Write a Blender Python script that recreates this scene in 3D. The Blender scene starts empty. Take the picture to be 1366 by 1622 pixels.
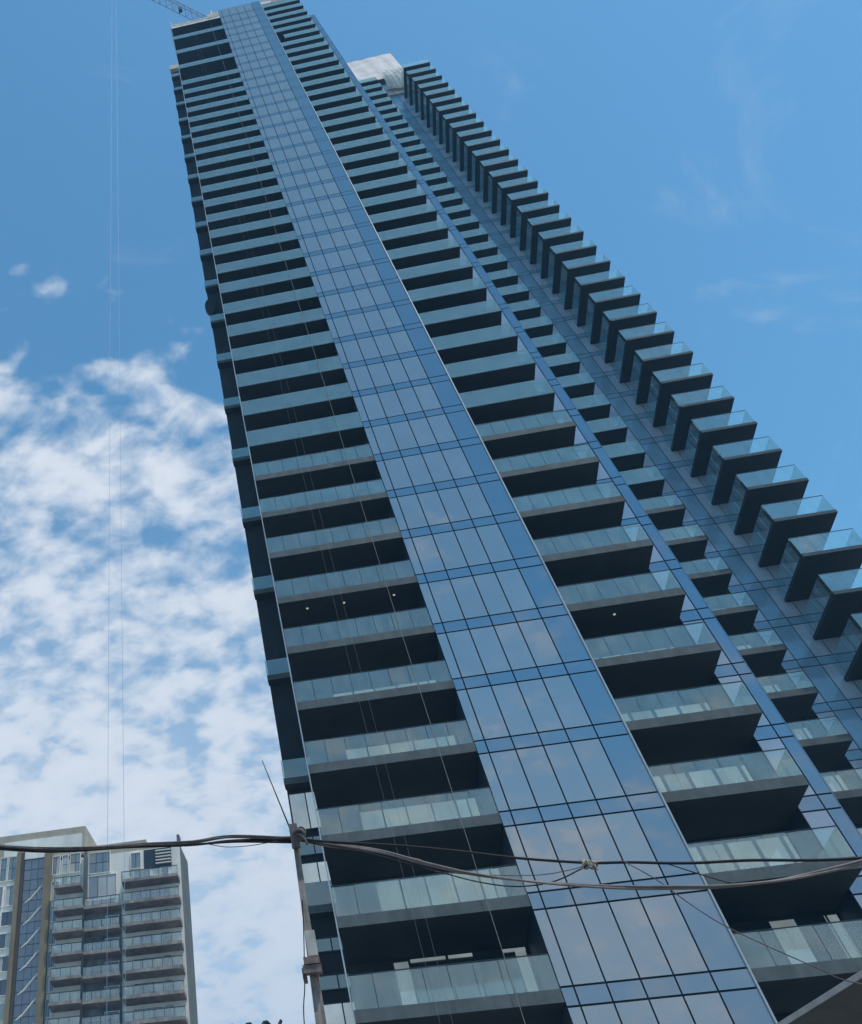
import bpy, bmesh, math, random
from mathutils import Vector, Matrix
random.seed(7)
scene = bpy.context.scene
C = scene.collection

# ------------------------------------------------------------------ camera
R = [[0.97533124, 0.21907701, -0.02709667],
     [-0.19498158, 0.79742859, -0.57104275],
     [-0.10349468, 0.56223919, 0.820473]]
F_PX, PX, PY, IW, IH = 1312.38, 223.29, 458.93, 1366.0, 1622.0
cam_d = bpy.data.cameras.new('camera')
cam = bpy.data.objects.new('camera', cam_d)
C.objects.link(cam)
xa, ya, za = Vector(R[0]), -Vector(R[1]), -Vector(R[2])
cam.matrix_world = Matrix(((xa.x, ya.x, za.x, 0), (xa.y, ya.y, za.y, 0), (xa.z, ya.z, za.z, 1.6), (0, 0, 0, 1)))
cam_d.sensor_fit = 'VERTICAL'
cam_d.sensor_height = 36.0
cam_d.sensor_width = 36.0
cam_d.lens = F_PX / IH * 36.0
cam_d.shift_x = (IW / 2 - PX) / IH
cam_d.shift_y = (PY - IH / 2) / IH
cam_d.clip_start = 0.1
cam_d.clip_end = 6000
scene.camera = cam

# ------------------------------------------------------------------ sky, sun, exposure
SUN_AZ, SUN_EL = math.radians(127), math.radians(64)      # azimuth from +Y towards +X
EXPOSURE = 0.0
HAZE = 0.00065
w = bpy.data.worlds.new('World')
scene.world = w
w.use_nodes = True
nt = w.node_tree
nt.nodes.clear()
def N(t, typ, **kw):
    n = t.nodes.new(typ)
    for k, v in kw.items():
        setattr(n, k, v)
    return n
def math_(t, op, a, b=None, c=None, clamp=False):
    n = N(t, 'ShaderNodeMath', operation=op, use_clamp=clamp)
    for i, v in enumerate((a, b, c)):
        if v is None: continue
        if isinstance(v, (int, float)): n.inputs[i].default_value = v
        else: t.links.new(v, n.inputs[i])
    return n.outputs[0]
def smooth(t, x, lo, hi, to0=0.0, to1=1.0):
    n = N(t, 'ShaderNodeMapRange', interpolation_type='SMOOTHSTEP')
    t.links.new(x, n.inputs[0])
    for i, v in ((1, lo), (2, hi), (3, to0), (4, to1)):
        if isinstance(v, (int, float)): n.inputs[i].default_value = v
        else: t.links.new(v, n.inputs[i])
    return n.outputs[0]
def mixc(t, fac, a, b, blend='MIX'):
    n = N(t, 'ShaderNodeMix', data_type='RGBA', blend_type=blend)
    for i, v in ((0, fac), (6, a), (7, b)):
        if isinstance(v, (int, float)): n.inputs[i].default_value = v
        elif isinstance(v, tuple): n.inputs[i].default_value = (*v, 1) if len(v) == 3 else v
        else: t.links.new(v, n.inputs[i])
    return n.outputs[2]
sky = N(nt, 'ShaderNodeTexSky', sky_type='NISHITA', sun_disc=False)
sky.sun_elevation = SUN_EL
sky.sun_rotation = SUN_AZ
sky.air_density = 1.0
sky.dust_density = 0.2
sky.ozone_density = 2.0
tc = N(nt, 'ShaderNodeTexCoord')
sep = N(nt, 'ShaderNodeSeparateXYZ')
nt.links.new(tc.outputs['Generated'], sep.inputs[0])
dx, dy, dz = sep.outputs
dzc = math_(nt, 'MAXIMUM', dz, 0.03)
px = math_(nt, 'DIVIDE', dx, dzc)
py = math_(nt, 'DIVIDE', dy, dzc)
comb = N(nt, 'ShaderNodeCombineXYZ')
# compress the far part of the cloud sheet a little (it curves down to the horizon)
rad = math_(nt, 'SQRT', math_(nt, 'ADD', math_(nt, 'MULTIPLY', px, px), math_(nt, 'MULTIPLY', py, py)))
cmp_ = math_(nt, 'DIVIDE', 1.0, math_(nt, 'ADD', 1.0, math_(nt, 'MULTIPLY', rad, 0.22)))
nt.links.new(math_(nt, 'MULTIPLY', px, cmp_), comb.inputs[0])
nt.links.new(math_(nt, 'MULTIPLY', py, cmp_), comb.inputs[1])
mp = N(nt, 'ShaderNodeMapping')
mp.inputs['Rotation'].default_value = (0, 0, math.radians(38))
mp.inputs['Scale'].default_value = (1.0, 1.25, 1)
nt.links.new(comb.outputs[0], mp.inputs[0])
def noise(scale, detail=6, rough=0.5, dist=0.0, off=(0, 0, 0)):
    n = N(nt, 'ShaderNodeTexNoise', noise_dimensions='3D')
    n.inputs['Scale'].default_value = scale
    n.inputs['Detail'].default_value = detail
    n.inputs['Roughness'].default_value = rough
    n.inputs['Distortion'].default_value = dist
    m = N(nt, 'ShaderNodeMapping')
    m.inputs['Location'].default_value = off
    nt.links.new(mp.outputs[0], m.inputs[0])
    nt.links.new(m.outputs[0], n.inputs[0])
    return n.outputs[0]
n_big = noise(2.0, 3, 0.5, 0.0, (3.1, 1.7, 0))
n_mid = noise(4.5, 4, 0.5, 0.0, (1.3, 5.2, 0))
n_puff = noise(14.0, 8, 0.54, 0.2, (0.4, 8.2, 0))
n_wisp = noise(3.0, 7, 0.62, 1.0, (7.7, 4.4, 2))
# cloud bank: thick low in front of the camera to the left, thinning towards the zenith and the right
a = math_(nt, 'SUBTRACT', math_(nt, 'MULTIPLY', py, 0.9), math_(nt, 'MULTIPLY', px, 0.72))
a0 = a
a = math_(nt, 'ADD', a, math_(nt, 'MULTIPLY', math_(nt, 'SUBTRACT', n_mid, 0.5), 0.8))
cov1 = smooth(nt, a, 0.66, 1.0, 0.0, 1.0)
cov1b = smooth(nt, a0, 1.1, 3.0, 0.0, 1.0)
back = math_(nt, 'ADD', math_(nt, 'MULTIPLY', py, -1.0), math_(nt, 'MULTIPLY', math_(nt, 'SUBTRACT', n_mid, 0.5), 1.2))
cov2 = smooth(nt, back, 0.8, 3.0, 0.35, 0.95)
cov2 = math_(nt, 'MULTIPLY', cov2, smooth(nt, math_(nt, 'MULTIPLY', py, -1.0), 0.75, 1.0))
cov = math_(nt, 'ADD', math_(nt, 'MULTIPLY', cov1, 0.34), math_(nt, 'ADD', math_(nt, 'MULTIPLY', cov1b, 0.14), math_(nt, 'MULTIPLY', cov2, 0.36)))
thr = math_(nt, 'SUBTRACT', 0.735, cov)
dens = math_(nt, 'ADD', math_(nt, 'MULTIPLY', n_puff, 0.62), math_(nt, 'MULTIPLY', n_mid, 0.38))
mask = smooth(nt, dens, math_(nt, 'SUBTRACT', thr, 0.03), math_(nt, 'ADD', thr, 0.22))
veil = math_(nt, 'MULTIPLY', math_(nt, 'MULTIPLY', smooth(nt, a0, 0.9, 2.8), 0.80), smooth(nt, n_mid, 0.25, 0.6, 0.80, 1.0))
veil2 = math_(nt, 'MULTIPLY', smooth(nt, back, 1.7, 3.6), 0.78)
mask = math_(nt, 'MAXIMUM', mask, math_(nt, 'MAXIMUM', veil, veil2))
wisp = math_(nt, 'MULTIPLY', smooth(nt, n_wisp, 0.56, 0.80), 0.42)
mask = math_(nt, 'MAXIMUM', mask, wisp)
mask = math_(nt, 'MULTIPLY', mask, smooth(nt, dz, 0.0, 0.05), clamp=True)
mask = math_(nt, 'MULTIPLY', mask, 0.93)
shade = smooth(nt, dens, thr, math_(nt, 'ADD', thr, 0.34))
cloudcol = mixc(nt, shade, (7.0, 7.8, 8.8), (9.0, 9.3, 9.9))
SKY_GAIN = (1.14, 1.90, 1.94)
skyg = N(nt, 'ShaderNodeVectorMath', operation='MULTIPLY')
nt.links.new(sky.outputs[0], skyg.inputs[0])
skyg.inputs[1].default_value = SKY_GAIN
skycol = mixc(nt, mask, skyg.outputs[0], cloudcol)
bg = N(nt, 'ShaderNodeBackground')
bg.inputs[1].default_value = 0.1
nt.links.new(skycol, bg.inputs[0])
wo = N(nt, 'ShaderNodeOutputWorld')
nt.links.new(bg.outputs[0], wo.inputs[0])

sun_d = bpy.data.lights.new('sun', 'SUN')
sun_d.energy = 3.0
sun_d.angle = math.radians(0.6)
sun_d.color = (1.0, 0.95, 0.87)
sun = bpy.data.objects.new('sun', sun_d)
C.objects.link(sun)
sdir = Vector((math.sin(SUN_AZ) * math.cos(SUN_EL), math.cos(SUN_AZ) * math.cos(SUN_EL), math.sin(SUN_EL)))
sun.rotation_euler = sdir.to_track_quat('Z', 'Y').to_euler()
sun.location = (160, 20, 200)
scene.view_settings.view_transform = 'Standard'
scene.view_settings.look = 'None'
scene.view_settings.gamma = 1
scene.view_settings.exposure = EXPOSURE
scene.view_settings.use_curve_mapping = False
scene.render.engine = 'CYCLES'
scene.cycles.max_bounces = 10
scene.cycles.transparent_max_bounces = 24
scene.cycles.caustics_reflective = False
scene.cycles.caustics_refractive = False

# ------------------------------------------------------------------ materials
MATS = {}
def new_mat(name):
    m = bpy.data.materials.new(name)
    m.use_nodes = True
    m.node_tree.nodes.clear()
    MATS[name] = m
    return m, m.node_tree
def grain(t, scale, lo, hi, detail=5, stretch=(1, 1, 1), rough=0.6):
    tcn = N(t, 'ShaderNodeNewGeometry')
    mpn = N(t, 'ShaderNodeMapping')
    mpn.inputs['Scale'].default_value = stretch
    t.links.new(tcn.outputs['Position'], mpn.inputs[0])
    n = N(t, 'ShaderNodeTexNoise')
    n.inputs['Scale'].default_value = scale
    n.inputs['Detail'].default_value = detail
    n.inputs['Roughness'].default_value = rough
    t.links.new(mpn.outputs[0], n.inputs[0])
    return smooth(t, n.outputs[0], 0.3, 0.7, lo, hi), n.outputs[0]
def solid(name, col, rough=0.8, var=0.12, scale=1.5, streak=True, metal=0.0, spec=0.4, bump=0.0, objvar=0.0):
    m, t = new_mat(name)
    g1, raw = grain(t, scale, 1 - var, 1 + var)
    g2, _ = grain(t, scale * 2.3, 1 - var * 0.8, 1 + var * 0.5, stretch=(1, 1, 0.12) if streak else (1, 1, 1))
    f = math_(t, 'MULTIPLY', g1, g2)
    if objvar:
        oi = N(t, 'ShaderNodeObjectInfo')
        f = math_(t, 'MULTIPLY', f, math_(t, 'ADD', 1 - objvar, math_(t, 'MULTIPLY', oi.outputs['Random'], 2 * objvar)))
    vm = N(t, 'ShaderNodeVectorMath', operation='SCALE')
    vm.inputs[0].default_value = col
    t.links.new(f, vm.inputs['Scale'])
    b = N(t, 'ShaderNodeBsdfPrincipled')
    t.links.new(vm.outputs[0], b.inputs['Base Color'])
    b.inputs['Roughness'].default_value = rough
    b.inputs['Metallic'].default_value = metal
    b.inputs['Specular IOR Level'].default_value = spec
    if bump:
        bp = N(t, 'ShaderNodeBump')
        bp.inputs['Strength'].default_value = bump
        bp.inputs['Distance'].default_value = 0.02
        g3, r3 = grain(t, scale * 12, 0, 1)
        t.links.new(r3, bp.inputs['Height'])
        t.links.new(bp.outputs[0], b.inputs['Normal'])
    o = N(t, 'ShaderNodeOutputMaterial')
    t.links.new(b.outputs[0], o.inputs[0])
    return m
def facade_glass(name, body, refl, rough=0.03, mix=0.55, objvar=0.12, wave=0.006):
    """coated facade glass: a tinted body seen through a mirror-like coating, a little warped"""
    m, t = new_mat(name)
    oi = N(t, 'ShaderNodeObjectInfo')
    g1, raw = grain(t, 0.5, 1 - 0.10, 1 + 0.10)
    f = math_(t, 'MULTIPLY', g1, math_(t, 'ADD', 1 - objvar, math_(t, 'MULTIPLY', oi.outputs['Random'], 2 * objvar)))
    vm = N(t, 'ShaderNodeVectorMath', operation='SCALE')
    vm.inputs[0].default_value = body
    t.links.new(f, vm.inputs['Scale'])
    d = N(t, 'ShaderNodeBsdfDiffuse')
    t.links.new(vm.outputs[0], d.inputs[0])
    gl = N(t, 'ShaderNodeBsdfGlossy')
    gl.inputs[0].default_value = (*refl, 1)
    gl.inputs[1].default_value = rough
    bp = N(t, 'ShaderNodeBump')
    bp.inputs['Strength'].default_value = wave
    bp.inputs['Distance'].default_value = 0.3
    _, r3 = grain(t, 0.9, 0, 1, detail=2)
    t.links.new(r3, bp.inputs['Height'])
    t.links.new(bp.outputs[0], gl.inputs['Normal'])
    lw = N(t, 'ShaderNodeLayerWeight')
    lw.inputs[0].default_value = 0.25
    fac = math_(t, 'ADD', mix, math_(t, 'MULTIPLY', lw.outputs['Fresnel'], 0.3), clamp=True)
    mx = N(t, 'ShaderNodeMixShader')
    t.links.new(fac, mx.inputs[0])
    t.links.new(d.outputs[0], mx.inputs[1])
    t.links.new(gl.outputs[0], mx.inputs[2])
    o = N(t, 'ShaderNodeOutputMaterial')
    t.links.new(mx.outputs[0], o.inputs[0])
    return m
def clear_glass(name, tint, refl, mix=0.3, haze=0.25, hazecol=(0.3, 0.42, 0.42), rough=0.03, fm=0.72):
    """see-through guard glass with a dusty film"""
    m, t = new_mat(name)
    tr = N(t, 'ShaderNodeBsdfTransparent')
    tr.inputs[0].default_value = (*tint, 1)
    df = N(t, 'ShaderNodeBsdfDiffuse')
    g1, _ = grain(t, 1.1, 0.82, 1.18)
    vm = N(t, 'ShaderNodeVectorMath', operation='SCALE')
    vm.inputs[0].default_value = hazecol
    t.links.new(g1, vm.inputs['Scale'])
    t.links.new(vm.outputs[0], df.inputs[0])
    m1 = N(t, 'ShaderNodeMixShader')
    hz, _ = grain(t, 2.5, haze * 0.75, haze * 1.25, stretch=(1, 1, 0.3))
    t.links.new(hz, m1.inputs[0])
    t.links.new(tr.outputs[0], m1.inputs[1])
    t.links.new(df.outputs[0], m1.inputs[2])
    gl = N(t, 'ShaderNodeBsdfGlossy')
    gl.inputs[0].default_value = (*refl, 1)
    gl.inputs[1].default_value = rough
    lw = N(t, 'ShaderNodeLayerWeight')
    lw.inputs[0].default_value = 0.35
    fac = math_(t, 'ADD', mix, math_(t, 'MULTIPLY', lw.outputs['Fresnel'], fm), clamp=True)
    m2 = N(t, 'ShaderNodeMixShader')
    t.links.new(fac, m2.inputs[0])
    t.links.new(m1.outputs[0], m2.inputs[1])
    t.links.new(gl.outputs[0], m2.inputs[2])
    o = N(t, 'ShaderNodeOutputMaterial')
    t.links.new(m2.outputs[0], o.inputs[0])
    return m
solid('slab_edge_dark', (0.055, 0.075, 0.08), 0.75, 0.16, 1.3)
solid('slab_edge', (0.095, 0.11, 0.11), 0.75, 0.16, 1.3, bump=0.2)
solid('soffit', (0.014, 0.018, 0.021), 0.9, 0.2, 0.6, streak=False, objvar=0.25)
solid('dark_wall', (0.022, 0.028, 0.034), 0.85, 0.2, 0.5)
solid('mullion', (0.012, 0.03, 0.06), 0.5, 0.1, 1)
solid('profile', (0.42, 0.45, 0.46), 0.35, 0.1, 0.8, metal=0.3)
solid('beige_render', (0.46, 0.40, 0.35), 0.9, 0.25, 0.7)
solid('beige_light', (0.62, 0.60, 0.54), 0.9, 0.2, 0.9)
solid('sheeting', (0.58, 0.53, 0.53), 0.7, 0.16, 0.35)
solid('bare_wall', (0.30, 0.29, 0.27), 0.9, 0.18, 0.8)
facade_glass('vision_glass', (0.20, 0.205, 0.215), (0.64, 0.64, 0.63), 0.02, 0.50, 0.06)
facade_glass('spandrel_glass', (0.05, 0.085, 0.12), (0.46, 0.53, 0.58), 0.02, 0.58, 0.10)
facade_glass('side_glass', (0.05, 0.09, 0.13), (0.47, 0.54, 0.59), 0.02, 0.56, 0.06)
facade_glass('pier_vision_glass', (0.30, 0.35, 0.43), (0.66, 0.66, 0.70), 0.04, 0.32, 0.12)
facade_glass('pier_blue_glass', (0.07, 0.14, 0.21), (0.46, 0.56, 0.66), 0.04, 0.40, 0.10)
facade_glass('rear_light_glass', (0.44, 0.55, 0.68), (0.66, 0.66, 0.70), 0.06, 0.12, 0.08)
facade_glass('rear_blue_glass', (0.24, 0.42, 0.58), (0.5, 0.6, 0.7), 0.06, 0.12, 0.12)
facade_glass('door_glass', (0.30, 0.34, 0.34), (0.85, 0.9, 0.9), 0.05, 0.6, 0.15)
facade_glass('dim_glass', (0.05, 0.07, 0.07), (0.35, 0.42, 0.40), 0.08, 0.5, 0.2)
clear_glass('guard_glass', (0.88, 0.95, 0.92), (0.86, 0.90, 0.87), 0.10, 0.13, (0.64, 0.71, 0.67))
clear_glass('guard_glass_clear', (0.94, 0.99, 0.98), (0.86, 0.94, 0.94), 0.07, 0.09, (0.55, 0.70, 0.70), fm=0.42)
solid('handrail', (0.03, 0.05, 0.06), 0.4, 0.05, 1, metal=0.5)
solid('rope', (0.30, 0.27, 0.22), 0.9, 0.1, 3)
# neighbour
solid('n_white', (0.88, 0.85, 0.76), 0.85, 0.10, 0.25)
solid('n_side', (0.15, 0.145, 0.13), 0.9, 0.12, 0.2)  # end-wall tone kept dark, putting cloud shade into the colour
solid('n_beige', (0.46, 0.40, 0.30), 0.9, 0.12, 0.3)
solid('n_brown', (0.26, 0.20, 0.12), 0.85, 0.12, 0.5)
solid('n_brown_dark', (0.09, 0.07, 0.05), 0.85, 0.12, 0.5)
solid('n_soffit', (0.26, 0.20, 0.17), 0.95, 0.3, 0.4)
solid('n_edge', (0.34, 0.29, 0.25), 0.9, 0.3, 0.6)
solid('n_dark_panel', (0.17, 0.165, 0.155), 0.9, 0.45, 0.35)
solid('n_frame', (0.025, 0.035, 0.045), 0.5, 0.1, 1)
facade_glass('n_glass', (0.11, 0.14, 0.15), (0.50, 0.50, 0.49), 0.05, 0.4, 0.3)
facade_glass('n_glass_dark', (0.03, 0.04, 0.05), (0.35, 0.40, 0.45), 0.05, 0.3, 0.4)
clear_glass('n_guard', (0.92, 0.95, 0.93), (0.8, 0.88, 0.86), 0.05, 0.14, (0.85, 0.86, 0.80))
facade_glass('n_curtain', (0.50, 0.50, 0.47), (0.5, 0.5, 0.5), 0.1, 0.15, 0.25)
facade_glass('n_stair_glass', (0.07, 0.09, 0.11), (0.42, 0.45, 0.48), 0.05, 0.35, 0.35)
# street
solid('asphalt', (0.05, 0.05, 0.052), 0.95, 0.2, 2.0, streak=False, bump=0.4)
solid('paving', (0.34, 0.325, 0.30), 0.9, 0.2, 1.0, streak=False)
solid('pole_timber', (0.30, 0.26, 0.22), 0.9, 0.3, 9.0, bump=0.5)
solid('pole_metal', (0.50, 0.48, 0.42), 0.7, 0.2, 8.0)
solid('rust', (0.22, 0.165, 0.15), 0.9, 0.3, 14.0)
solid('cable_black', (0.018, 0.016, 0.017), 0.7, 0.2, 6.0)
solid('cable_pink', (0.26, 0.21, 0.19), 0.8, 0.2, 6.0)
solid('cable_grey', (0.15, 0.125, 0.115), 0.8, 0.25, 6.0)
solid('tie_tape', (0.42, 0.33, 0.25), 0.9, 0.3, 30.0)
solid('sheet_metal', (0.085, 0.085, 0.085), 0.75, 0.15, 3.0)
solid('sheet_edge', (0.38, 0.36, 0.33), 0.7, 0.15, 3.0)
solid('wire_black', (0.008, 0.009, 0.010), 0.5, 0.1, 9.0)
solid('crane_paint', (0.30, 0.35, 0.45), 0.6, 0.1, 1.0)
solid('steel_rope', (0.26, 0.36, 0.50), 0.5, 0.05, 1.0)
# emission added to the lower floors' panes for brightness; no lit room behind
m, t = new_mat('glow_glass')
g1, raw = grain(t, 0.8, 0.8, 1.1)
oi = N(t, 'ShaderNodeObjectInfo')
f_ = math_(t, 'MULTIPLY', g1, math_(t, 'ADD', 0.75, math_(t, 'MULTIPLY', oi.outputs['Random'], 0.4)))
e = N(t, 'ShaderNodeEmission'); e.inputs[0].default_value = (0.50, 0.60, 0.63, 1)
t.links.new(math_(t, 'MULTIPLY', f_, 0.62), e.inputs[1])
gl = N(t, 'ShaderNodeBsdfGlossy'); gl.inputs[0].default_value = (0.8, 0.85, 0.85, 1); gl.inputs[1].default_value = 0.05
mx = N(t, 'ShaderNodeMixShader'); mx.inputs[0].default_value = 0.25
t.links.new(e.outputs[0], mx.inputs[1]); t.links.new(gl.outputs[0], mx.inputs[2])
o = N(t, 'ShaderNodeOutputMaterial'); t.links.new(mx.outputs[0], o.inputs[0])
# downlight: a lit lamp disc
m, t = new_mat('lamp_disc')
e = N(t, 'ShaderNodeEmission'); e.inputs[0].default_value = (0.9, 0.85, 0.75, 1); e.inputs[1].default_value = 0.45
o = N(t, 'ShaderNodeOutputMaterial'); t.links.new(e.outputs[0], o.inputs[0])

# ------------------------------------------------------------------ helpers
ORG = {}
def link(o, parent=None, world=(0, 0, 0)):
    C.objects.link(o)
    if parent is not None:
        o.parent = parent
        p = ORG[parent.name]
        o.location = (world[0] - p[0], world[1] - p[1], world[2] - p[2])
    else:
        o.location = world
    ORG[o.name] = tuple(world)
    return o
def thing(name, label, cat, loc, group=None):
    o = bpy.data.objects.new(name, None)
    o.empty_display_size = 0.5
    o['label'] = label; o['category'] = cat
    if group: o['group'] = group
    return link(o, None, loc)
MC = {}
def box_mesh(dx, dy, dz, mat, bottom=None, sides=None):
    """box with origin at its min corner"""
    key = ('b', round(dx, 4), round(dy, 4), round(dz, 4), mat, bottom, sides)
    if key in MC: return MC[key]
    me = bpy.data.meshes.new('box_mesh')
    v = [(0, 0, 0), (dx, 0, 0), (dx, dy, 0), (0, dy, 0), (0, 0, dz), (dx, 0, dz), (dx, dy, dz), (0, dy, dz)]
    f = [(3, 2, 1, 0), (4, 5, 6, 7), (0, 1, 5, 4), (1, 2, 6, 5), (2, 3, 7, 6), (3, 0, 4, 7)]
    me.from_pydata(v, [], f)
    me.materials.append(MATS[mat])
    if bottom:
        me.materials.append(MATS[bottom]); me.polygons[0].material_index = 1
    if sides:
        me.materials.append(MATS[sides])
        for i in (3, 5): me.polygons[i].material_index = len(me.materials) - 1
    me.update()
    MC[key] = me
    return me
def box(name, x0, x1, y0, y1, z0, z1, mat, parent=None, bottom=None, sides=None, tilt=0.0):
    me = box_mesh(x1 - x0, y1 - y0, z1 - z0, mat, bottom, sides)
    o = bpy.data.objects.new(name, me)
    link(o, parent, (x0, y0, z0))
    if tilt:
        o.rotation_euler = (random.uniform(-tilt, tilt), 0, random.uniform(-tilt, tilt))
    return o
class MB:
    def __init__(s): s.v = []; s.f = []; s.mi = []
    def box(s, x0, x1, y0, y1, z0, z1, mi=0):
        b = len(s.v)
        s.v += [(x0, y0, z0), (x1, y0, z0), (x1, y1, z0), (x0, y1, z0), (x0, y0, z1), (x1, y0, z1), (x1, y1, z1), (x0, y1, z1)]
        s.f += [tuple(b + i for i in q) for q in ((3, 2, 1, 0), (4, 5, 6, 7), (0, 1, 5, 4), (1, 2, 6, 5), (2, 3, 7, 6), (3, 0, 4, 7))]
        s.mi += [mi] * 6
    def tube(s, pts, r, n=8, mi=0, closed=False, cap=True):
        pts = [Vector(p) for p in pts]
        rs = r if isinstance(r, (list, tuple)) else [r] * len(pts)
        b = len(s.v)
        up = Vector((0, 0, 1))
        L = len(pts)
        prev = None
        for i, p in enumerate(pts):
            if closed: d = pts[(i + 1) % L] - pts[i - 1]
            else: d = pts[min(i + 1, L - 1)] - pts[max(i - 1, 0)]
            d.normalize()
            if prev is None:
                a = d.cross(up)
                if a.length < 1e-3: a = d.cross(Vector((1, 0, 0)))
            else:
                a = prev - d * prev.dot(d)
            a.normalize(); prev = a
            c = d.cross(a)
            for k in range(n):
                t = 2 * math.pi * k / n
                s.v.append(tuple(p + (a * math.cos(t) + c * math.sin(t)) * rs[i]))
        m = L if closed else L - 1
        for i in range(m):
            for k in range(n):
                i2 = (i + 1) % L
                s.f.append((b + i * n + k, b + i * n + (k + 1) % n, b + i2 * n + (k + 1) % n, b + i2 * n + k)); s.mi.append(mi)
        if cap and not closed:
            s.f.append(tuple(b + k for k in range(n))[::-1]); s.mi.append(mi)
            s.f.append(tuple(b + (L - 1) * n + k for k in range(n))); s.mi.append(mi)
    def build(s, name, mats, parent=None, smooth_=False, origin=(0, 0, 0)):
        me = bpy.data.meshes.new(name + '_mesh')
        ox, oy, oz = origin
        me.from_pydata([(x - ox, y - oy, z - oz) for x, y, z in s.v], [], s.f)
        for mt in ([mats] if isinstance(mats, str) else mats): me.materials.append(MATS[mt])
        me.polygons.foreach_set('material_index', s.mi)
        if smooth_: me.polygons.foreach_set('use_smooth', [True] * len(s.f))
        me.update()
        o = bpy.data.objects.new(name, me)
        return link(o, parent, origin)
def tag(o, label, cat, group=None):
    o['label'] = label; o['category'] = cat
    if group: o['group'] = group
    return o
def catmull(pts, n=10):
    P = [Vector(p) for p in pts]
    P = [P[0] * 2 - P[1]] + P + [P[-1] * 2 - P[-2]]
    out = []
    for i in range(1, len(P) - 2):
        for k in range(n):
            t = k / n
            out.append(0.5 * ((2 * P[i]) + (-P[i - 1] + P[i + 1]) * t + (2 * P[i - 1] - 5 * P[i] + 4 * P[i + 1] - P[i + 2]) * t * t
                              + (-P[i - 1] + 3 * P[i] - 3 * P[i + 1] + P[i + 2]) * t ** 3))
    out.append(P[-2])
    return out

# ------------------------------------------------------------------ ground
g = box('ground', -900, 900, -900, 1100, -0.6, -0.03, 'paving'); g['kind'] = 'structure'
g = box('road', -400, 400, -5.5, 6.2, -0.5, 0.0, 'asphalt'); g['kind'] = 'structure'
g = box('pavement', -400, 400, 6.2, 43.0, -0.5, 0.13, 'paving'); g['kind'] = 'structure'

# ------------------------------------------------------------------ haze
m, t = new_mat('haze_air')
pv = N(t, 'ShaderNodeVolumePrincipled')
pv.inputs['Color'].default_value = (0.28, 0.64, 1.0, 1)
pv.inputs['Density'].default_value = HAZE
pv.inputs['Anisotropy'].default_value = 0.0
o = N(t, 'ShaderNodeOutputMaterial'); t.links.new(pv.outputs[0], o.inputs['Volume'])
hz = box('haze', -905, 905, -905, 1105, -1.6, 215, 'haze_air'); hz['kind'] = 'stuff'

# ------------------------------------------------------------------ the tower
H = 3.3
Z0 = 12.202
def zb(k): return Z0 + k * H
FY, WY = 45.68, 50.6          # front of the front wing's balconies, wall behind them
TW = thing('residential_tower', 'very tall blue glass residential tower with stacked dark balconies and glass guards', 'tower', (11.0, 52.0, 0.0))
def part(*a, **k): return box(*a, parent=TW, **k)

# bodies
part('wall', -0.70, 7.72, WY, 76, 0, 146.0, 'dark_wall')
part('wall', 14.96, 21.42, WY, 76, 0, 149.2, 'dark_wall')
part('wall', 7.72, 14.96, 45.80, 76, 0, 148.5, 'mullion')
part('wall', 21.42, 23.17, 48.26, 76, 0, 142.6, 'mullion')
part('wall', 23.17, 35.30, 70.6, 88, 0, 154.0, 'dark_wall')
part('wall', 35.30, 42.6, 68.66, 88, 0, 154.0, 'mullion')
part('wall', 23.17, 30.0, 76, 88.1, 0, 150.0, 'bare_wall')
part('wall', -2.50, -0.70, 54.75, 70, 0, 149.2, 'dark_wall')

# bright aluminium profiles at the edges of the bays
part('edge_profile', 14.955, 15.035, 45.56, 45.80, 0, 148.7, 'profile')
part('edge_profile', -0.86, -0.80, 45.60, 45.95, 0, 146.4, 'profile')
part('edge_profile', 23.17, 23.20, 48.14, 48.5, 0, 142.7, 'pier_blue_glass')

# --- curtain wall strip
cols = [7.69, 8.20, 9.49, 10.84, 12.15, 13.52, 14.955]
GAP = 0.035
for k in range(-2, 41):
    zs0, zs1 = zb(k) - 0.164, zb(k) + 0.47
    zv1 = zb(k + 1) - 0.164
    if k == 40: zv1 = 148.7
    for i in range(6):
        x0, x1 = cols[i] + (GAP if i else 0), cols[i + 1] - (GAP if i < 5 else 0)
        part('spandrel_panel', x0, x1, 45.66, 45.72, zs0 + GAP, zs1 - GAP, 'spandrel_glass', tilt=0.0012)
        part('vision_panel', x0, x1, 45.66, 45.72, zs1 + GAP, zv1 - GAP, 'side_glass' if i == 5 else 'vision_glass', tilt=0.0016)

# --- pier panels right of the front balconies
pc = [21.42, 22.50, 23.17]
for k in range(0, 40):
    zs0, zs1, zv1 = zb(k) - 0.164, zb(k) + 0.47, zb(k + 1) - 0.164
    if k == 39: zv1 = 142.7
    for i in range(2):
        x0, x1 = pc[i] + (GAP if i else 0), pc[i + 1] - (GAP if i < 1 else 0)
        part('pier_spandrel', x0, x1, 48.16, 48.22, zs0 + GAP, zs1 - GAP, 'pier_blue_glass', tilt=0.001)
        part('pier_panel', x0, x1, 48.16, 48.22, zs1 + GAP, zv1 - GAP, 'pier_blue_glass' if i else 'pier_vision_glass', tilt=0.002)

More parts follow.
